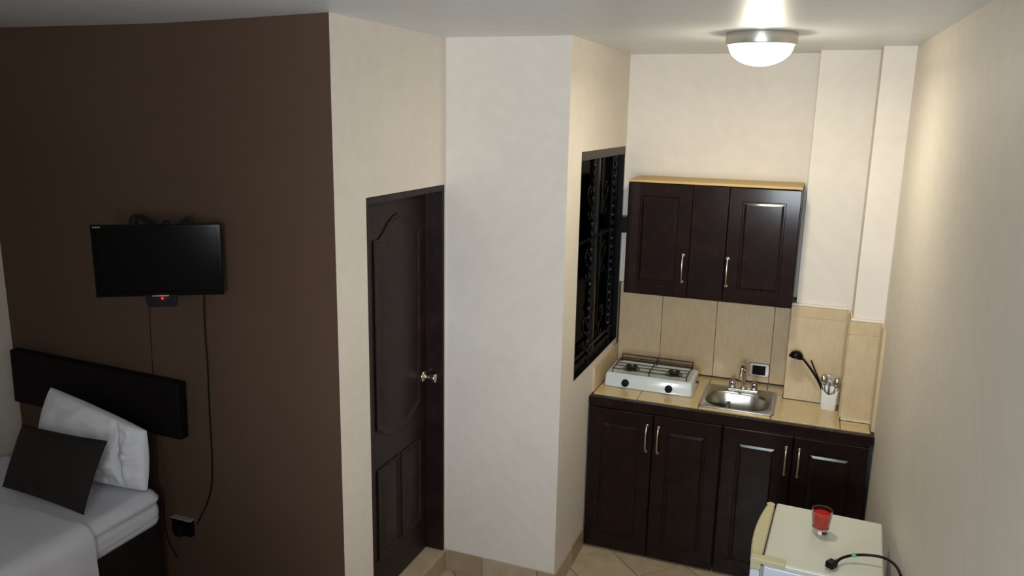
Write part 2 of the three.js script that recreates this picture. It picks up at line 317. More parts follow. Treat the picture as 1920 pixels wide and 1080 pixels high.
// ---------------------------------------------------------------- barred kitchen window
{
  const w = structure('window_1', 'tall dark window with black wrought-iron bars beside the wall cabinet', 'window');
  const x0 = XW3 - 0.075, x1 = XW3 - 0.035, zm = (WZ0 + WZ1) / 2 - 0.02, fw = 0.045;
  mesh('window_frame', [rbx(x0, XW3 + 0.004, WY1 - fw, WY1 - 0.001, WZ0 + 0.001, WZ1 - 0.001, 0.003), rbx(x0, x1, WY0 + 0.001, WY0 + 0.03, WZ0 + 0.001, WZ1 - 0.001, 0.003), rbx(x0, x1, WY0 + 0.03, WY1 - fw, WZ0 + 0.001, WZ0 + 0.04, 0.003), rbx(x0, x1, WY0 + 0.03, WY1 - fw, WZ1 - 0.04, WZ1 - 0.001, 0.003)], M.frameBrown, w);
  mesh('window_reveal', [bx(x1, XW3 + 0.002, WY0, WY0 + 0.004, WZ0, WZ1), bx(x1, XW3 + 0.002, WY0 + 0.004, WY1 - fw, WZ1 - 0.004, WZ1), bx(x1, XW3 + 0.002, WY0 + 0.004, WY1 - fw, WZ0, WZ0 + 0.004)], M.iron, w);
  mesh('mullion', rbx(x0, x1 + 0.005, WY0 + 0.03, WY1 - fw, zm - 0.018, zm + 0.018, 0.003), M.frameBrown, w);
  for (const [a, b] of [[WZ0 + 0.04, zm - 0.018], [zm + 0.018, WZ1 - 0.04]]) mesh('pane', bx(x0 + 0.014, x0 + 0.018, WY0 + 0.03, WY1 - fw, a, b), M.paneDark, w);
  // twisted square bars
  const L = WY1 - fw - WY0 - 0.006, tw = (z, r) => { const g = new THREE.BoxGeometry(r, L, r, 1, 90, 1).toNonIndexed(); const p = g.attributes.position; for (let i = 0; i < p.count; i++) { const y = p.getY(i), a = y * 34, x = p.getX(i), q = p.getZ(i); p.setXYZ(i, x * Math.cos(a) - q * Math.sin(a), y, x * Math.sin(a) + q * Math.cos(a)); } g.computeVertexNormals(); return g.translate(XW3 - 0.014, WY0 + 0.003 + L / 2, z); };
  for (const z of [-4.085, -4.53]) mesh('iron_bar', tw(z, 0.015), M.iron, w);
  for (const y of [WY0 + 0.09, 1.80]) mesh('iron_crossbar', rbx(XW3 - 0.026, XW3 - 0.018, y - 0.008, y + 0.008, WZ0 + 0.004, WZ1 - 0.004, 0.002), M.iron, w);
  const scroll = (z, y, s, f) => { const p = []; for (let i = 0; i <= 40; i++) { const t = i / 40 * 2 - 1, a = t * 5.2, r = 0.052 * s * (1 - 0.72 * Math.abs(t)); const k = Math.sign(t) || 1; p.push([XW3 - 0.010, y + k * (0.055 * s) - k * r * Math.cos(a * k), z + f * r * Math.sin(a)]); } return tube(p, 0.0045, 80, 6); };
  for (const z of [-4.0, -4.32]) for (const y of [1.30, 1.67, 2.0]) mesh('iron_scroll', scroll(z, y, 1, z < -4.2 ? -1 : 1), M.iron, w);
  mesh('latch_block', rbx(XW3 + 0.002, XW3 + 0.045, 1.765, 1.858, -4.66, -4.615, 0.004), M.iron, w, 'black latch block on the right edge');
}

// ---------------------------------------------------------------- kitchen cabinets
function handle(parent, x, y, z, len = 0.15) { // bow handle, local to door
  const h = len / 2;
  mesh('handle', [tube([[x, y - h, z], [x, y - h + 0.004, z + 0.016], [x, y - h * 0.5, z + 0.026], [x, y, z + 0.029], [x, y + h * 0.5, z + 0.026], [x, y + h - 0.004, z + 0.016], [x, y + h, z]], 0.0056, 40, 8), new THREE.CylinderGeometry(0.0085, 0.0085, 0.004, 14).rotateX(Math.PI / 2).translate(x, y + h - 0.001, z + 0.001), new THREE.CylinderGeometry(0.0085, 0.0085, 0.004, 14).rotateX(Math.PI / 2).translate(x, y - h + 0.001, z + 0.001)], M.satin, parent, 'satin metal bow handle');
}
const CF = -4.110;   // carcass front of the base cabinets
function baseCabinet(label, x0, x1, back = ZK) {
  const g = thing('base_cabinet', label, 'cabinet', [(x0 + x1) / 2, 0, CF], 0, 'base cabinets under the worktop');
  const w = x1 - x0, a = -w / 2, b = w / 2, d0 = back - CF + 0.005, top = 0.862;
  mesh('body', [bx(a, a + 0.018, 0, top, d0, 0), bx(b - 0.018, b, 0, top, d0, 0), bx(a + 0.018, b - 0.018, 0.05, 0.068, d0, 0), bx(a + 0.018, b - 0.018, 0.0, 0.05, -0.02, -0.002), bx(a + 0.018, b - 0.018, 0.068, top, d0, d0 + 0.006), bx(a + 0.018, b - 0.018, 0.845, top, -0.02, 0)], M.wood, g);
  const dw = w / 2 - 0.004, dh = 0.842;
  for (const s of [-1, 1]) {
    const door = mesh('door', raisedDoor(dw, dh, 0.020, 0.076, 0.0215), M.wood, g);
    door.position.set(s * (w / 4), 0.014 + dh / 2, 0.0006);
    handle(door, -s * (dw / 2 - 0.030), 0.285, 0.020);
  }
  return g;
}
baseCabinet('glossy dark brown base cabinet with two doors under the gas stove', XW3 + 0.006, -0.362);
baseCabinet('glossy dark brown two-door base cabinet behind the small fridge', -0.358, 0.349, -4.272);

{ // wall cabinet: door, fixed middle panel, door; pale top
  const x0 = -0.992, x1 = -0.083, y0 = 1.460, y1 = 2.102, zf = -4.388;
  const g = thing('wall_cabinet', 'glossy dark brown wall cabinet with two doors hung above the sink', 'cabinet', [(x0 + x1) / 2, y0, zf]);
  const w = x1 - x0, h = y1 - y0, a = -w / 2, b = w / 2, d = ZK - zf + 0.002;
  mesh('body', [bx(a, a + 0.016, 0, h - 0.014, d, 0), bx(b - 0.016, b, 0, h - 0.014, d, 0), bx(a + 0.016, b - 0.016, 0, 0.016, d, 0), bx(a + 0.016, b - 0.016, 0.016, h - 0.014, d, d + 0.006)], M.wood, g);
  mesh('top_board', rbx(a, b, h - 0.014, h - 0.001, d, 0.012, 0.002), M.paleWood, g, 'unpainted pale wooden top board');
  const lx1 = -0.636, rx0 = -0.446, cx = (x0 + x1) / 2;
  const mid = mesh('fixed_panel', rbx(lx1 - cx + 0.001, rx0 - cx - 0.001, 0.001, h - 0.016, 0.001, 0.016, 0.002), M.wood, g);
  for (const [p, q, s] of [[x0, lx1, 1], [rx0, x1, -1]]) {
    const dw = q - p - 0.003, dh = h - 0.018;
    const door = mesh('door', raisedDoor(dw, dh, 0.020, 0.070, 0.0195), M.wood, g);
    door.position.set((p + q) / 2 - cx, 0.001 + dh / 2, 0.0006);
    handle(door, s * (dw / 2 - (s > 0 ? 0.030 : 0.016)), -0.145, 0.020);
  }
}

{ // tiled worktop with a rounded dark wood nosing
  const yT = 0.913, zF = -4.158;
  const g = thing('countertop', 'beige tiled kitchen worktop with dark rounded wooden front edge', 'countertop', [0, 0.862, 0]);
  const o = -0.862, sx0 = -0.492, sx1 = -0.140, sz0 = -4.515, sz1 = -4.200, XR = xr(-4.2) - 0.016;
  const slab = (a, b, z0, z1) => bx(a, b, 0.863 + o, 0.903 + o, z0, z1);
  mesh('slab', [slab(XW3 + 0.002, sx0, ZK + 0.002, zF), slab(sx1, XC1 - 0.028, ZK + 0.002, zF), slab(XC1 - 0.028, XC2 - 0.02, ZC1 + 0.032, zF), slab(XC2 - 0.02, XR, ZC2 + 0.032, zF), slab(sx0, sx1, ZK + 0.002, sz0), slab(sx0, sx1, sz1, zF)], M.grout, g);
  const t = (a, b, z0, z1, k) => mesh('worktop_tile', rbx(a + 0.0016, b - 0.0016, 0.902 + o, yT + o, z0 + 0.0016, z1 - 0.001, 0.002), k ? M.tileTop : M.tileTop, g);
  t(XW3 + 0.012, -0.836, ZK + 0.014, zF); t(-0.836, -0.503, ZK + 0.014, zF); t(-0.503, -0.176, ZK + 0.014, sz0); t(-0.176, XC1 - 0.024, ZK + 0.014, sz0);
  t(-0.503, -0.13, sz1, zF); t(-0.13, 0.21, ZC1 + 0.030, zF); t(-0.13, XC1 - 0.024, sz0, ZC1 + 0.028); t(0.21, XR, ZC2 + 0.030, zF);
  const n = new THREE.Shape(); n.moveTo(0, 0); n.lineTo(0.034, 0); n.quadraticCurveTo(0.052, 0.004, 0.054, 0.024); n.quadraticCurveTo(0.052, 0.044, 0.034, 0.049); n.lineTo(0, 0.049); n.closePath();
  const ext = new THREE.ExtrudeGeometry(n, { depth: xr(-4.13) - 0.004 - XW3 - 0.002, bevelEnabled: false, curveSegments: 8 }).rotateY(-Math.PI / 2).scale(1, 1, 1);
  ext.rotateY(Math.PI);                                             // profile outwards = +z after turning
  const nose = mesh('edge_trim', metric(ext.rotateY(0).translate(0, 0, 0)), M.wood, g, 'dark glossy wooden nosing');
  nose.geometry.computeBoundingBox();
  const nb = nose.geometry.boundingBox; // place by its bounds
  nose.position.set(XW3 + 0.002 - nb.min.x, 0.863 + o - nb.min.y, zF + 0.001 - nb.min.z);
}

{ // stainless sink
  const yT = 0.915, g = thing('kitchen_sink', 'stainless steel rectangular sink with rounded basin set in the worktop', 'sink', [-0.312, yT, -4.382]);
  const X = 0.312, Z = 4.382, R = (x0, x1, z0, z1, r, y) => rrect(x0 + X, x1 + X, z0 + Z, z1 + Z, r, y, 8);
  mesh('basin', loft([R(-0.510, -0.116, -4.578, -4.188, 0.022, 0.0), R(-0.508, -0.118, -4.576, -4.190, 0.022, 0.005), R(-0.500, -0.126, -4.568, -4.198, 0.022, 0.006), R(-0.496, -0.130, -4.564, -4.202, 0.020, 0.0045), R(-0.490, -0.144, -4.492, -4.208, 0.115, 0.004), R(-0.486, -0.148, -4.488, -4.212, 0.112, 0.001), R(-0.480, -0.152, -4.482, -4.216, 0.108, -0.012), R(-0.470, -0.162, -4.474, -4.226, 0.100, -0.10), R(-0.455, -0.177, -4.460, -4.240, 0.090, -0.135), R(-0.425, -0.207, -4.430, -4.270, 0.070, -0.150), R(-0.345, -0.287, -4.378, -4.322, 0.025, -0.155)], { crease: 0.9 }), M.steel, g);
  mesh('drain', lathe([[0, 0.002], [0.016, 0.002], [0.022, 0.004], [0.026, 0.003], [0.026, 0]], 24).translate(-0.316 + X, -0.155, -4.35 + Z), M.chrome, g);
}
{ // tap
  const g = thing('kitchen_faucet', 'small chrome two-handle faucet with curved spout behind the sink', 'faucet', [-0.304, 0.9205, -4.522]);
  mesh('base', rbx(-0.085, 0.085, 0, 0.016, -0.024, 0.024, 0.008, 3), M.chrome, g);
  for (const s of [-1, 1]) {
    const h = mesh('tap_handle', lathe([[0, 0.012], [0.020, 0.012], [0.021, 0.022], [0.014, 0.028], [0.019, 0.036], [0.021, 0.048], [0.015, 0.056], [0, 0.058]], 20).translate(s * 0.060, 0, 0), M.chrome, g);
    mesh('tap_cap', lathe([[0, 0.058], [0.009, 0.058], [0.008, 0.061], [0, 0.062]], 14).translate(s * 0.060, 0, 0), M.satin, h);
  }
  mesh('spout', [tube([[0, 0.012, 0], [0, 0.09, -0.002], [0, 0.132, 0.004], [-0.004, 0.158, 0.028], [-0.008, 0.150, 0.064], [-0.010, 0.118, 0.082], [-0.010, 0.104, 0.084]], 0.0105, 48, 14), lathe([[0.018, 0.012], [0.016, 0.024], [0.011, 0.03]], 20), new THREE.CylinderGeometry(0.0135, 0.0125, 0.02, 18).translate(-0.010, 0.102, 0.084)], M.chrome, g);
}
{ // socket on the splashback
  const g = thing('wall_socket', 'silver framed black electrical outlet on the backsplash by the faucet', 'socket', [-0.235, 1.000, ZK + 0.0145]);
  mesh('plate', loft([[-1, 1], [0, 0]].map(() => 0).concat([0, 1, 2, 3]).slice(2).map((k) => { const [i, z] = [[0, 0], [0.0, 0.005], [0.004, 0.010], [0.016, 0.011]][k]; return rrect(-0.058 + i, 0.058 - i, -0.042 + i, 0.042 - i, 0.012, 0, 5).map(([x, , y]) => [x, y, z]).reverse(); }), { crease: 0.5 }), M.silver, g);
  mesh('insert', rbx(-0.037, 0.037, -0.028, 0.028, 0.010, 0.0135, 0.003), M.black, g);
  for (const s of [-1, 1]) mesh('slot', [bx(s * 0.018 - 0.005, s * 0.018 - 0.003, -0.006, 0.006, 0.0134, 0.0138), bx(s * 0.018 + 0.003, s * 0.018 + 0.005, -0.006, 0.006, 0.0134, 0.0138)], M.rubber, g);
}
{ // two-burner gas stove
  const W = 0.505, D = 0.285, g = thing('gas_stove', 'white two-burner tabletop gas stove with black wire grate', 'stove', [-0.810, 0.9135, -4.440], 0);
  const r = (i, y, rad) => rrect(-W / 2 + i, W / 2 - i, -D / 2 + i, D / 2 - i, rad, y, 6);
  mesh('body', loft([r(0.006, 0, 0.014), r(0, 0.006, 0.018), r(0.004, 0.066, 0.018), r(0.009, 0.078, 0.018), r(0.018, 0.083, 0.018), r(0.028, 0.083, 0.016), r(0.034, 0.078, 0.016), r(0.060, 0.076, 0.016)], { capA: true, crease: 0.7 }), M.enamel, g);
  for (const s of [-1, 1]) {
    const x = s * 0.124;
    const pan = mesh('drip_pan', lathe([[0, 0.001], [0.030, 0.001], [0.046, 0.004], [0.050, 0.002], [0.052, 0]], 32).translate(x, 0.0765, 0.0), M.steel, g);
    const b = mesh('burner', [lathe([[0.0, 0], [0.026, 0], [0.026, 0.008], [0.034, 0.012], [0.034, 0.018], [0.026, 0.021], [0, 0.022]], 28).translate(x, 0.078, 0)], M.blackMat, g);
    mesh('burner_cap', lathe([[0, 0.003], [0.010, 0.003], [0.012, 0]], 16).translate(x, 0.100, 0), M.satin, b);
    const k = mesh('knob', lathe([[0, 0.022], [0.015, 0.022], [0.020, 0.019], [0.021, 0.004], [0.017, 0], [0, 0]], 28).rotateX(Math.PI / 2).translate(x - 0.002, 0.036, D / 2 - 0.002), M.rubber, g, 'round black control knob');
    mesh('knob_grip', rbx(x - 0.005, x + 0.001, 0.022, 0.050, D / 2 + 0.018, D / 2 + 0.025, 0.002), M.rubber, k);
  }
  // wire grate
  const y = 0.107, x0 = -0.208, x1 = 0.212, z0 = -0.112, z1 = 0.118, R = 0.0030, bars = [];
  bars.push(['grate_frame', [rod([x0, y, z0], [x1, y, z0], R), rod([x0, y, z1], [x1, y, z1], R), rod([x0, y, z0], [x0, y, z1], R), rod([x1, y, z0], [x1, y, z1], R), ...[[x0, z0], [x1, z0], [x0, z1], [x1, z1]].map(([a, b]) => rod([a, y, b], [a, 0.079, b], R))]]);
  for (const z of [-0.078, -0.060, 0.004, 0.056]) bars.push(['grate_wire', [rod([x0, y + 0.001, z], [x1, y + 0.001, z], R * 0.9)]]);
  bars.push(['grate_wire', [rod([0.002, y + 0.003, z0], [0.002, y + 0.003, z1], R), rod([0.002, y + 0.003, z0], [0.002, 0.079, z0], R), rod([0.002, y + 0.003, z1], [0.002, 0.079, z1], R)]]);
  bars.push(['grate_backrail', [rod([x0, y + 0.018, z0 - 0.012], [x1, y + 0.018, z0 - 0.012], R), rod([x0, y, z0], [x0, y + 0.018, z0 - 0.012], R), rod([x1, y, z0], [x1, y + 0.018, z0 - 0.012], R), rod([0.002, y, z0], [0.002, y + 0.018, z0 - 0.012], R)]]);
  for (const [n, q] of bars) mesh(n, q, M.blackMat, g);
  mesh('gas_inlet', new THREE.CylinderGeometry(0.008, 0.008, 0.012, 16).rotateZ(Math.PI / 2).translate(W / 2 + 0.003, 0.040, -0.03), M.blackMat, g);
}
// utensil cup and what stands in it
{
  const cx = 0.150, cz = -4.445, y0 = 0.9135;
  const cup = thing('utensil_holder', 'white squarish plastic cup holding cutlery on the worktop', 'cup', [cx, y0, cz]);
  const ring = (w, r, y, dip) => rrect(-w, w, -w, w, r, y, 6).map(([x, yy, z]) => [x, yy - (dip && z > w * 0.9 ? dip * Math.max(0, 1 - (x / (w * 0.75)) ** 2) : 0), z]);
  // front and back walls with subdivided edges so that the rim can dip
  const dens = (w, r, y, dip) => { const o = []; const base = rrect(-w, w, -w, w, r, y, 6); for (let i = 0; i < base.length; i++) { const a = base[i], b = base[(i + 1) % base.length]; const n = Math.hypot(a[0] - b[0], a[2] - b[2]) > w ? 8 : 1; for (let k = 0; k < n; k++) { const s = k / n; o.push([a[0] + (b[0] - a[0]) * s, y, a[2] + (b[2] - a[2]) * s]); } } return o.map(([x, yy, z]) => [x, yy - (z > w * 0.8 ? dip * Math.max(0, 1 - (x / (w * 0.8)) ** 2) : 0), z]); };
  mesh('body', loft([dens(0.036, 0.008, 0, 0), dens(0.038, 0.010, 0.004, 0), dens(0.044, 0.012, 0.112, 0.026), dens(0.0425, 0.011, 0.1135, 0.026), dens(0.0405, 0.010, 0.110, 0.026), dens(0.0355, 0.008, 0.006, 0)], { capA: true, crease: 0.7 }), M.plastic, cup);
  // ladle
  const ladle = thing('soup_ladle', 'black plastic ladle leaning left out of the utensil cup', 'ladle', [cx - 0.02, y0 + 0.008, cz]);
  mesh('shaft', tube([[0.012, 0.0, 0.012], [-0.030, 0.115, -0.004], [-0.085, 0.195, -0.012], [-0.135, 0.252, -0.016]], 0.0058, 40, 8), M.black, ladle);
  mesh('ladle_bowl', lathe([[0.001, 0.036], [0.016, 0.034], [0.029, 0.024], [0.037, 0.008], [0.040, 0.0], [0.037, 0.0005], [0.034, 0.008], [0.027, 0.020], [0.015, 0.029], [0.001, 0.031]], 28).rotateZ(-0.16).translate(-0.166, 0.252, -0.016), M.black, ladle);
  const serv = thing('slotted_turner', 'thin black utensil handle beside the ladle in the cup', 'utensil', [cx - 0.018, y0 + 0.008, cz]);
  mesh('shaft', tube([[0.014, 0.0, -0.010], [-0.022, 0.10, -0.016], [-0.060, 0.178, -0.022], [-0.090, 0.240, -0.026]], 0.0042, 30, 6), M.black, serv);
  const piece = (name, label, dx, dz, lx, lz, len, kind) => {
    const p = thing(name, label, 'cutlery', [cx + dx, y0 + 0.008, cz + dz], 0, 'cutlery in the utensil cup');
    const tip = V(lx, 1, lz).normalize().multiplyScalar(len), mid = tip.clone().multiplyScalar(0.5);
    mesh('handle', tube([[0, 0, 0], mid.toArray(), tip.toArray()], 0.0034, 16, 6), M.chrome, p);
    const q = new THREE.Quaternion().setFromUnitVectors(V(0, 1, 0), tip.clone().normalize());
    let geo;
    if (kind === 'spoon') geo = new THREE.SphereGeometry(1, 20, 14).scale(0.017, 0.026, 0.006);
    else if (kind === 'fork') geo = mergeGeometries([rbx(-0.011, 0.011, -0.016, 0.004, -0.0016, 0.0016, 0.001), ...[-0.009, -0.003, 0.003, 0.009].map((x) => rbx(x - 0.0015, x + 0.0015, 0.003, 0.030, -0.0014, 0.0014, 0.001))].map(clean));
    else geo = rbx(-0.009, 0.009, -0.02, 0.05, -0.0012, 0.0012, 0.001);
    mesh(kind === 'fork' ? 'tines' : kind === 'spoon' ? 'spoon_bowl' : 'blade', geo.applyQuaternion(q).translate(tip.x, tip.y, tip.z), M.chrome, p);
  };
  piece('table_spoon', 'shiny spoon standing next to the ladle, bowl upwards', -0.008, 0.004, -0.17, 0.02, 0.148, 'spoon');
  piece('table_fork', 'metal fork between the spoons in the cup', 0.0, -0.006, -0.02, -0.05, 0.140, 'fork');
  piece('table_spoon', 'shiny spoon leaning right in the utensil cup', 0.008, 0.002, 0.17, 0.01, 0.140, 'spoon');
  piece('table_fork', 'rightmost metal fork leaning out of the cup', 0.010, 0.010, 0.30, -0.02, 0.132, 'fork');
  piece('table_knife', 'metal knife at the back of the utensil cup', 0.002, -0.018, -0.08, -0.10, 0.120, 'knife');
}

// ---------------------------------------------------------------- ceiling lamp
{
  const g = thing('ceiling_lamp', 'lit round frosted dome ceiling lamp with metal ring', 'lamp', [LAMP.x, LAMP.y, LAMP.z]);
  mesh('metal_ring', lathe([[0.0, -0.001], [0.140, -0.001], [0.145, -0.003], [0.145, -0.044], [0.141, -0.048], [0.132, -0.048], [0.130, -0.040], [0.0, -0.040]], 64), std('#c9c6bf', { metalness: 0.85, roughness: 0.3 }), g);
  const pts = [[0.130, -0.040]]; for (let i = 0; i <= 16; i++) { const a = i / 16 * Math.PI / 2; pts.push([0.1315 * Math.cos(a), -0.047 - 0.086 * Math.sin(a)]); }
  pts[pts.length - 1][0] = 0.0;
  mesh('glass_dome', lathe(pts, 64), M.bowl, g, 'glowing frosted glass dome');
  const l = new THREE.PointLight(LAMP.color, LAMP.cd); l.name = 'ceiling_lamp_light'; l.position.set(0, -0.088, 0); l.castShadow = true; l.shadow.radius = 3.5; g.add(l);
  const S = 0.12, d = new THREE.RectAreaLight(LAMP.color, LAMP.down / (S * S), S, S); d.name = 'ceiling_lamp_downlight'; d.position.set(0, -0.136, 0); d.rotation.x = -Math.PI / 2; g.add(d);
}

// ---------------------------------------------------------------- small fridge, glass and cord
const FR = { x: 0.148, z: -3.067, turn: -0.046, h: 0.85, w: 0.41, d: 0.50 };
{
  const g = thing('mini_fridge', 'small white refrigerator with cream top in front of the base cabinets', 'refrigerator', [FR.x, 0, FR.z], FR.turn);
  const w = FR.w / 2, d = FR.d / 2, h = FR.h;
  mesh('body', [rbx(-w + 0.004, w - 0.002, 0.03, h - 0.022, -d + 0.002, d - 0.002, 0.008, 3)], M.fridge, g);
  for (const [x, z] of [[-1, -1], [1, -1], [-1, 1], [1, 1]]) mesh('foot', new THREE.CylinderGeometry(0.016, 0.018, 0.032, 14).translate(x * (w - 0.05), 0.016, z * (d - 0.05)), M.rubber, g);
  mesh('top_panel', rbx(-w, w, h - 0.024, h, -d, d, 0.009, 3), M.fridgeTop, g);
  mesh('door_gasket', rbx(-w - 0.008, -w + 0.004, 0.05, h - 0.03, -d + 0.012, d - 0.012, 0.003), std('#9b9a92', { roughness: 0.8 }), g);
  const prof = (x0, bulge, z0, z1, n = 14) => { const o = []; for (let i = 0; i <= n; i++) { const s = i / n; o.push([x0 - 0.018 - (bulge - 0.026) * Math.pow(Math.sin(Math.PI * (0.06 + 0.80 * s)), 0.8), z0 + (z1 - z0) * s]); } return o; };
  const front = prof(-w - 0.008, 0.056, -d + 0.004, d - 0.002);
  const door = mesh('door', prism([...front, [-w - 0.008, d - 0.002], [-w - 0.008, -d + 0.004]], 0.05, h - 0.046, 0.004), M.fridge, g);
  mesh('door_top_cap', prism([...prof(-w - 0.006, 0.060, -d + 0.002, d), [-w - 0.006, d], [-w - 0.006, -d + 0.002]], h - 0.044, h - 0.004, 0.005), M.fridgeTrim, g, 'yellowed cream plastic cap along the door top');
  mesh('handle_recess', new THREE.CylinderGeometry(0.016, 0.014, 0.03, 18).translate(-w - 0.022, h - 0.014, -d + 0.026), M.fridgeTrim, g);
  mesh('hinge_cover', rbx(-w - 0.044, -w + 0.080, h - 0.014, h + 0.005, d - 0.034, d + 0.004, 0.004), M.fridgeTrim, g, 'yellowed cream hinge cover');
}
{
  const g = thing('drinking_glass', 'short thick-bottomed glass of red drink on the fridge', 'glass', [0.128, FR.h + 0.0005, -3.135]);
  mesh('tumbler', lathe([[0.0, 0], [0.029, 0], [0.0305, 0.002], [0.031, 0.016], [0.0335, 0.030], [0.040, 0.094], [0.0395, 0.0955], [0.0385, 0.094], [0.032, 0.034], [0.029, 0.022], [0.024, 0.019], [0.0, 0.019]], 48), M.glass, g);
  mesh('red_drink', lathe([[0.0, 0.0195], [0.024, 0.0195], [0.0288, 0.0228], [0.0317, 0.0345], [0.0367, 0.078], [0.0, 0.078]], 48), M.red, g, 'red liquid filling most of the glass');
}
{
  const y = FR.h, g = thing('power_cord', 'black power cord with moulded plug lying on the fridge top', 'cord', [0, 0, 0]);
  mesh('cable', tube([[0.183, y + 0.016, -2.895], [0.205, y + 0.020, -2.927], [0.240, y + 0.026, -2.950], [0.290, y + 0.032, -2.962], [0.345, y + 0.036, -2.958], [0.380, y + 0.034, -2.925], [0.398, y + 0.018, -2.876], [0.402, y - 0.02, -2.84], [0.402, y - 0.12, -2.80], [0.402, 0.40, -2.80], [0.402, 0.06, -2.81]], 0.0052, 90, 8), M.rubber, g);
  const plug = mesh('plug', rbx(-0.019, 0.019, 0, 0.026, -0.016, 0.016, 0.007, 3).rotateY(0.98).translate(0.168, y + 0.0015, -2.877), M.rubber, g);
  mesh('strain_relief', new THREE.CylinderGeometry(0.006, 0.010, 0.026, 12).rotateX(-Math.PI / 2).rotateY(-0.6).translate(0.182, y + 0.015, -2.897), M.rubber, plug);
  mesh('prong', [rbx(-0.036, -0.017, 0.010, 0.0115, -0.010, -0.006, 0.0005), rbx(-0.036, -0.017, 0.010, 0.0115, 0.006, 0.010, 0.0005)].map((q) => q.rotateY(0.98).translate(0.168, y + 0.0015, -2.877)), M.chrome, plug);
  mesh('cord_tag', new THREE.SphereGeometry(1, 16, 10).scale(0.0105, 0.0075, 0.0085).translate(0.243, y + 0.0265, -2.9505), M.green, g, 'small green tag on the cord');
}

// ---------------------------------------------------------------- television on its swivel arm
{
  const W = 0.50, Hh = 0.30, TX = -2.521, TY = 1.824, TZ = -2.50, yaw = 0.579;
  const g = thing('television', 'small black flat television swivelled out from the brown wall', 'television', [TX, TY - Hh / 2, TZ], yaw);
  mesh('housing', [rbx(-W / 2 + 0.004, W / 2 - 0.004, 0.004, Hh - 0.004, -0.030, -0.006, 0.006), rbx(-0.15, 0.15, 0.05, 0.25, -0.048, -0.028, 0.008)], M.blackMat, g);
  const fr = (i, z) => [[-W / 2 + i, i, z], [W / 2 - i, i, z], [W / 2 - i, Hh - i, z], [-W / 2 + i, Hh - i, z]];
  mesh('bezel', loft([fr(0, -0.010), fr(0, -0.002), fr(0.003, 0), fr(0.018, 0), fr(0.020, -0.004)], { capB: false, crease: 0.2 }), M.screen, g);
  mesh('screen', rbx(-W / 2 + 0.019, W / 2 - 0.019, 0.019, Hh - 0.019, -0.008, -0.0035, 0.001), M.screen, g);
  // tiny pale lettering, too small to read: top left corner and under the screen
  const marks = (x, y, n, s, z) => { const q = []; let c = x; for (let i = 0; i < n; i++) { const k = s * (0.7 + 0.6 * rnd()); q.push(bx(c, c + k, y, y + s * 1.1, z, z + 0.0006)); c += k + s * 0.5; } return q; };
  mesh('brand_lettering', marks(-0.241, Hh - 0.0115, 5, 0.0042, 0), M.greyText, g);
  const bar = mesh('receiver_bar', loft([[-0.062, 0.062, 0.004], [-0.060, 0.060, -0.022], [-0.050, 0.054, -0.046]].map(([a, b, y]) => [[a, y, 0.004], [a, y, -0.026], [b, y, -0.026], [b, y, 0.004]]), { capA: true, crease: 0.2 }), M.black, g, 'black lump under the screen with a red light');
  mesh('model_lettering', marks(-0.034, -0.0005, 11, 0.0040, 0.0042), M.greyText, bar);
  mesh('power_light', new THREE.SphereGeometry(0.0045, 14, 10).translate(0.004, -0.0095, 0.004), M.led, bar, 'small glowing red power light');
  const pl = new THREE.PointLight(new THREE.Color(1, 0.1, 0.05), 0.004); pl.name = 'power_light_glow'; pl.position.set(0.004, -0.0095, 0.012); pl.castShadow = true; g.add(pl);
  // bracket
  const wz = zb(-2.60) + 0.006, b = thing('television_bracket', 'black swivel wall bracket behind the television', 'bracket', [-2.60, 1.72, wz]);
  mesh('wall_plate', rbx(-0.04, 0.04, 0, 0.20, 0, 0.012, 0.003).rotateY(-0.10), M.blackMat, b);
  mesh('arm', [rod([0, 0.10, 0.012], [-0.05, 0.10, 0.11], 0.014), rod([-0.05, 0.10, 0.11], [0.042, 0.10, 0.192], 0.014)], M.blackMat, b);
  const lp = thing('cable_loop', 'loops of thin black cable showing above the television', 'cable', [-2.67, 1.90, -2.70]);
  mesh('coil', tube([[-0.17, 0.0, 0.03], [-0.166, 0.055, 0.03], [-0.135, 0.075, 0.03], [-0.085, 0.072, 0.03], [-0.030, 0.045, 0.03], [0.0, 0.01, 0.03], [0.02, 0.052, 0.03], [0.045, 0.058, 0.03], [0.075, 0.02, 0.03], [0.11, 0.055, 0.03], [0.15, 0.082, 0.03], [0.178, 0.070, 0.03], [0.180, 0.0, 0.03]], 0.006, 120, 8), M.blackMat, lp);
  mesh('coil_bundle', [tube([[-0.15, 0.0, 0.03], [-0.13, 0.06, 0.028], [-0.09, 0.055, 0.03], [-0.05, 0.03, 0.03], [-0.03, 0.0, 0.03]], 0.010, 40, 8), tube([[0.08, 0.0, 0.03], [0.12, 0.05, 0.028], [0.15, 0.062, 0.03], [0.165, 0.0, 0.03]], 0.011, 40, 8)], M.blackMat, lp);
}
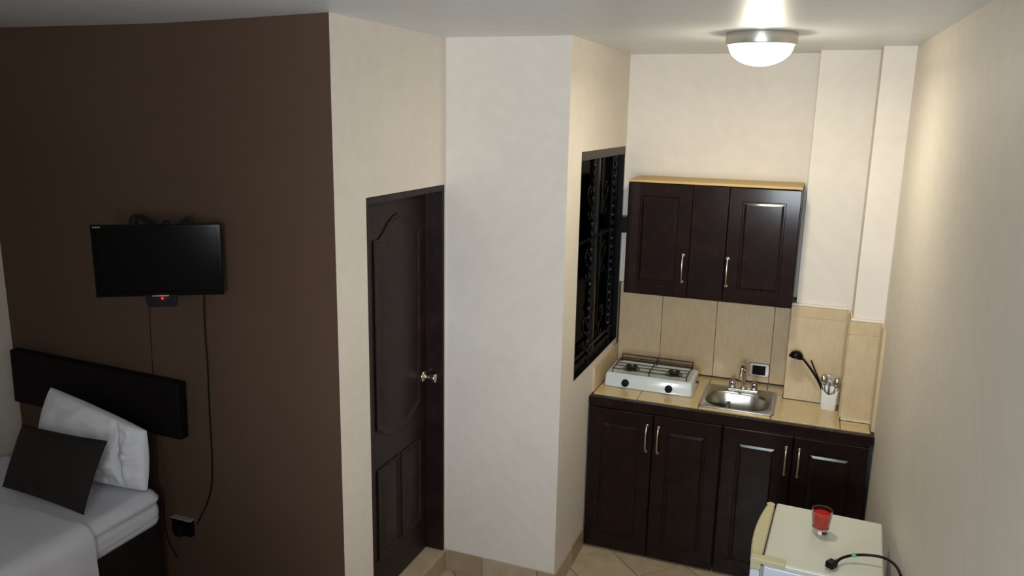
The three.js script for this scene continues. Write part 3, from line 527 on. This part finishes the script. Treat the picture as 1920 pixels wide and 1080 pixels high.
{ // cable down the wall to the outlet
  const z = (x) => zb(x) + 0.006;
  const pts = [[-2.50, 1.80], [-2.505, 1.66], [-2.517, 1.50], [-2.515, 1.30], [-2.522, 1.12], [-2.525, 0.95], [-2.528, 0.82], [-2.545, 0.70], [-2.585, 0.60], [-2.625, 0.535], [-2.665, 0.470]];
  const c = mesh('television_cable', tube(pts.map(([x, y]) => [x, y, z(x)]), 0.0036, 120, 6), M.rubber); tag(c, 'thin black cable hanging from the television to the wall outlet', 'cable');
  const c2 = mesh('thin_cable', tube([[-2.86, 1.62, KZ + 0.004], [-2.865, 1.45, KZ + 0.004], [-2.872, 1.22, KZ + 0.004], [-2.88, 1.0, KZ + 0.004]], 0.0016, 60, 6), M.rubber); tag(c2, 'very thin dark wire running down the brown wall behind the headboard', 'cable');
  const o = thing('wall_outlet', 'black surface-mounted outlet box low on the brown wall beside the bed', 'outlet', [-2.745, 0.445, KZ + 0.001]);
  mesh('box', rbx(-0.060, 0.060, -0.042, 0.042, 0, 0.030, 0.006), M.black, o);
  mesh('box_lip', rbx(-0.062, 0.062, 0.040, 0.046, 0, 0.031, 0.002), M.silver, o);
  mesh('adapter', rbx(-0.022, 0.020, -0.036, 0.010, 0.030, 0.056, 0.005), M.rubber, o);
}

// ---------------------------------------------------------------- bed
{
  const hb = thing('headboard', 'plain black-brown headboard panel fixed behind the pillow', 'headboard', [-3.21, 0.93, -2.70]);
  const p = mesh('panel', rbx(-0.540, 0.540, -0.138, 0.138, -0.050, 0, 0.004), M.headboard, hb); p.position.y = 0.147; p.rotation.z = -0.026;
  for (const x of [-0.37, 0.37]) mesh('mount', bx(x - 0.03, x + 0.03, 0.08, 0.20, -0.062, -0.0505), M.blackMat, hb);

  const X0 = -3.795, X1 = -2.762, Y0 = 0.500, Y1 = 0.690, Z0 = -2.655, Z1 = -0.84;
  const fr = thing('bed', 'dark wooden bed base under the white mattress', 'bed', [(X0 + X1) / 2, 0, (Z0 + Z1) / 2]);
  const w = (X1 - X0) / 2, d = (Z1 - Z0) / 2;
  mesh('rail', rbx(-w + 0.01, w - 0.035, 0.12, Y0 - 0.001, -d + 0.005, d - 0.02, 0.008), M.baseWood, fr);
  for (const [a, b] of [[-1, -1], [1, -1], [-1, 1], [1, 1]]) mesh('leg', rbx(a * (w - 0.09) - 0.03, a * (w - 0.09) + 0.03, 0, 0.12, b * (d - 0.09) - 0.03, b * (d - 0.09) + 0.03, 0.004), M.baseWood, fr);

  // mattress in its fitted sheet
  const g = new THREE.BoxGeometry(X1 - X0, Y1 - Y0, Z1 - Z0, 70, 18, 130), q = g.attributes.position, r = 0.055;
  const hx = (X1 - X0) / 2, hy = (Y1 - Y0) / 2, hz = (Z1 - Z0) / 2, v = V(), n = V();
  for (let i = 0; i < q.count; i++) {
    v.fromBufferAttribute(q, i);
    n.set(v.x - Math.max(-hx + r, Math.min(hx - r, v.x)), v.y - Math.max(-hy + r, Math.min(hy - r, v.y)), v.z - Math.max(-hz + r, Math.min(hz - r, v.z)));
    const c = v.clone().sub(n); n.normalize(); v.copy(c).addScaledVector(n, r);
    const x = v.x + 10, y = v.y, z = v.z;
    let k = 0.010 * fbm(x * 3, y * 5, z * 3) + 0.006 * Math.abs(noise(x * 4 + y * 9, y * 14, z * 2.5));
    if (n.x > 0.4) k += -0.013 * Math.exp(-(((y - 0.028 - 0.02 * z * 0.3 + 0.006 * noise(z * 3, 1)) / 0.010) ** 2)) * (0.6 + 0.4 * noise(z * 2, 5)) + 0.007 * Math.exp(-(((y - 0.052) / 0.012) ** 2)) - 0.006 * Math.exp(-(((y + 0.045 + 0.05 * (z + 0.8)) / 0.010) ** 2));
    if (n.y < -0.3) k = 0;
    v.addScaledVector(n, k); q.setXYZ(i, v.x, v.y, v.z);
  }
  g.computeVertexNormals();
  const mg = mergeVertices((() => { const t = g.clone(); t.deleteAttribute('uv'); t.deleteAttribute('normal'); return t; })(), 1e-4); mg.computeVertexNormals();
  const mt = mesh('mattress', metric(mg).translate(0, 0, 0)); mt.material = M.sheet; mt.position.set((X0 + X1) / 2, (Y0 + Y1) / 2, (Z0 + Z1) / 2);
  tag(mt, 'white fitted-sheet mattress lying on the dark bed base', 'mattress');

  // top sheet spread over the foot half, hanging at the right side
  const nu = 70, nv = 60, outer = [], inner = [];
  for (let j = 0; j <= nv; j++) for (let i = 0; i <= nu; i++) {
    const s = i / nu, zz = -2.245 + (j / nv) * 1.40 + 0.012 * noise(s * 5, 2) + (j === 0 ? 0.01 * noise(s * 9, 1) : 0);
    const flat = X1 - X0 - 0.06, arc = 0.075 * Math.PI / 2, L = flat + arc + 0.30, t = s * L;
    let x, y, nx, ny;
    if (t < flat) { x = X0 + 0.010 + t; y = Y1 + 0.016; nx = 0; ny = 1; }
    else if (t < flat + arc) { const a = (t - flat) / 0.075; x = X0 + 0.010 + flat + 0.075 * Math.sin(a); y = Y1 + 0.016 - 0.075 * (1 - Math.cos(a)); nx = Math.sin(a); ny = Math.cos(a); }
    else { x = X0 + 0.010 + flat + 0.075; y = Y1 + 0.016 - 0.075 - (t - flat - arc); nx = 1; ny = 0; }
    const hang = Math.max(0, (t - flat - arc) / 0.30);
    const k = 0.006 * fbm(x * 4, zz * 4, y * 4) + 0.014 * hang * Math.sin(zz * 26 + 1.5 * noise(zz * 3, 2)) + 0.010 * hang;
    x += nx * (k + 0.004); y += ny * (Math.max(k, -0.003));
    outer.push([x, y, zz]); inner.push([x - nx * 0.004, y - ny * 0.004, zz]);
  }
  const pos = [], idx = []; for (const a of [...outer, ...inner]) pos.push(...a);
  const at = (k, j, i) => k * outer.length + j * (nu + 1) + i;
  for (let j = 0; j < nv; j++) for (let i = 0; i < nu; i++) { idx.push(at(0, j, i), at(0, j + 1, i), at(0, j + 1, i + 1), at(0, j, i), at(0, j + 1, i + 1), at(0, j, i + 1)); idx.push(at(1, j, i), at(1, j + 1, i + 1), at(1, j + 1, i), at(1, j, i), at(1, j, i + 1), at(1, j + 1, i + 1)); }
  for (let i = 0; i < nu; i++) { idx.push(at(0, 0, i), at(0, 0, i + 1), at(1, 0, i + 1), at(0, 0, i), at(1, 0, i + 1), at(1, 0, i)); idx.push(at(0, nv, i), at(1, nv, i + 1), at(0, nv, i + 1), at(0, nv, i), at(1, nv, i), at(1, nv, i + 1)); }
  for (let j = 0; j < nv; j++) { idx.push(at(0, j, nu), at(0, j + 1, nu), at(1, j + 1, nu), at(0, j, nu), at(1, j + 1, nu), at(1, j, nu)); idx.push(at(0, j, 0), at(1, j + 1, 0), at(0, j + 1, 0), at(0, j, 0), at(1, j, 0), at(1, j + 1, 0)); }
  const sg = new THREE.BufferGeometry(); sg.setAttribute('position', new THREE.Float32BufferAttribute(pos, 3)); sg.setIndex(idx); sg.computeVertexNormals();
  const ts = mesh('bed_sheet', metric(sg), M.sheet); tag(ts, 'white top sheet spread over the near part of the mattress', 'sheet');

  // soft cushions: two bulged grids between four corners
  function soft(c, T, { n = 40, pinch = 0.05, wr = 0.01, s = 0, back = 1, exp = 0.45, shape } = {}) {
    const nrm = c[1].clone().sub(c[0]).cross(c[3].clone().sub(c[0])).normalize(), P = [], I = [];
    for (const side of [1, -1]) for (let j = 0; j <= n; j++) for (let i = 0; i <= n; i++) {
      const u = i / n, v2 = j / n, eu = 4 * u * (1 - u), ev = 4 * v2 * (1 - v2);
      const uu = u + (0.5 - u) * 2 * pinch * ev * 0.5 * 1.0, vv = v2 + (0.5 - v2) * 2 * pinch * eu * 0.5;
      const a = c[0].clone().lerp(c[1], uu), b = c[3].clone().lerp(c[2], uu), p = a.lerp(b, vv);
      let h = T * Math.pow(eu, exp) * Math.pow(ev, exp);
      const m = Math.min(1, eu * ev * 3);
      h += m * wr * (fbm(u * 4 + s, v2 * 4, side) * 1.6 - 0.8 * Math.abs(noise(u * 5 + s, v2 * 2.2 + s, side)));
      if (shape) h += shape(u, v2, side, m) || 0;
      p.addScaledVector(nrm, side * Math.max(0, h) * (side < 0 ? back : 1)); P.push(p.x, p.y, p.z);
    }
    const K = (n + 1) * (n + 1), A = (k, j, i) => k * K + j * (n + 1) + i;
    for (let j = 0; j < n; j++) for (let i = 0; i < n; i++) { I.push(A(0, j, i), A(0, j, i + 1), A(0, j + 1, i + 1), A(0, j, i), A(0, j + 1, i + 1), A(0, j + 1, i)); I.push(A(1, j, i), A(1, j + 1, i + 1), A(1, j, i + 1), A(1, j, i), A(1, j + 1, i), A(1, j + 1, i + 1)); }
    const q2 = new THREE.BufferGeometry(); q2.setAttribute('position', new THREE.Float32BufferAttribute(P, 3)); q2.setIndex(I);
    const k2 = mergeVertices(q2, 1e-4); k2.computeVertexNormals(); return metric(k2);
  }
  const pl = mesh('pillow', soft([V(-3.455, 0.715, -2.555), V(-2.772, 0.704, -2.575), V(-2.790, 0.985, -2.618), V(-3.395, 1.105, -2.630)], 0.085, {
    n: 60, pinch: -0.035, wr: 0.022, s: 3.3, back: 0.55, exp: 0.4,
    shape: (u, v2, side, m) => side > 0 ? m * (-0.030 * Math.exp(-(((u - 0.80 + 0.12 * (v2 - 0.5)) / 0.018) ** 2)) + 0.012 * Math.exp(-(((u - 0.86) / 0.03) ** 2)) - 0.016 * Math.exp(-(((u - 0.62 - 0.25 * (0.4 - v2)) / 0.014) ** 2)) * (v2 < 0.4 ? 1 : 0.1)) : 0,
  }), M.pillow);
  tag(pl, 'rumpled white pillow leaning on the headboard', 'pillow');
  const cs = mesh('throw_cushion', soft([V(-3.385, 0.722, -2.325), V(-2.822, 0.722, -2.275), V(-2.815, 1.006, -2.425), V(-3.355, 0.992, -2.435)], 0.055, { n: 40, wr: 0.006, s: 8.1, back: 0.5, pinch: 0.04 }), M.cushion);
  tag(cs, 'dark brown throw cushion leaning on the white pillow', 'cushion');
  const hc = mesh('hanging_cord', tube([[-2.812, 0.93, -2.690], [-2.800, 0.86, -2.672], [-2.790, 0.80, -2.660], [-2.780, 0.735, -2.650], [-2.757, 0.700, -2.640], [-2.742, 0.66, -2.632], [-2.738, 0.60, -2.63], [-2.742, 0.50, -2.635], [-2.75, 0.40, -2.66], [-2.75, 0.30, -2.70]], 0.0030, 70, 6), M.rubber);
  tag(hc, 'thin black cord hanging down beside pillow and mattress edge', 'cord');
}

renderer.render(scene, camera);
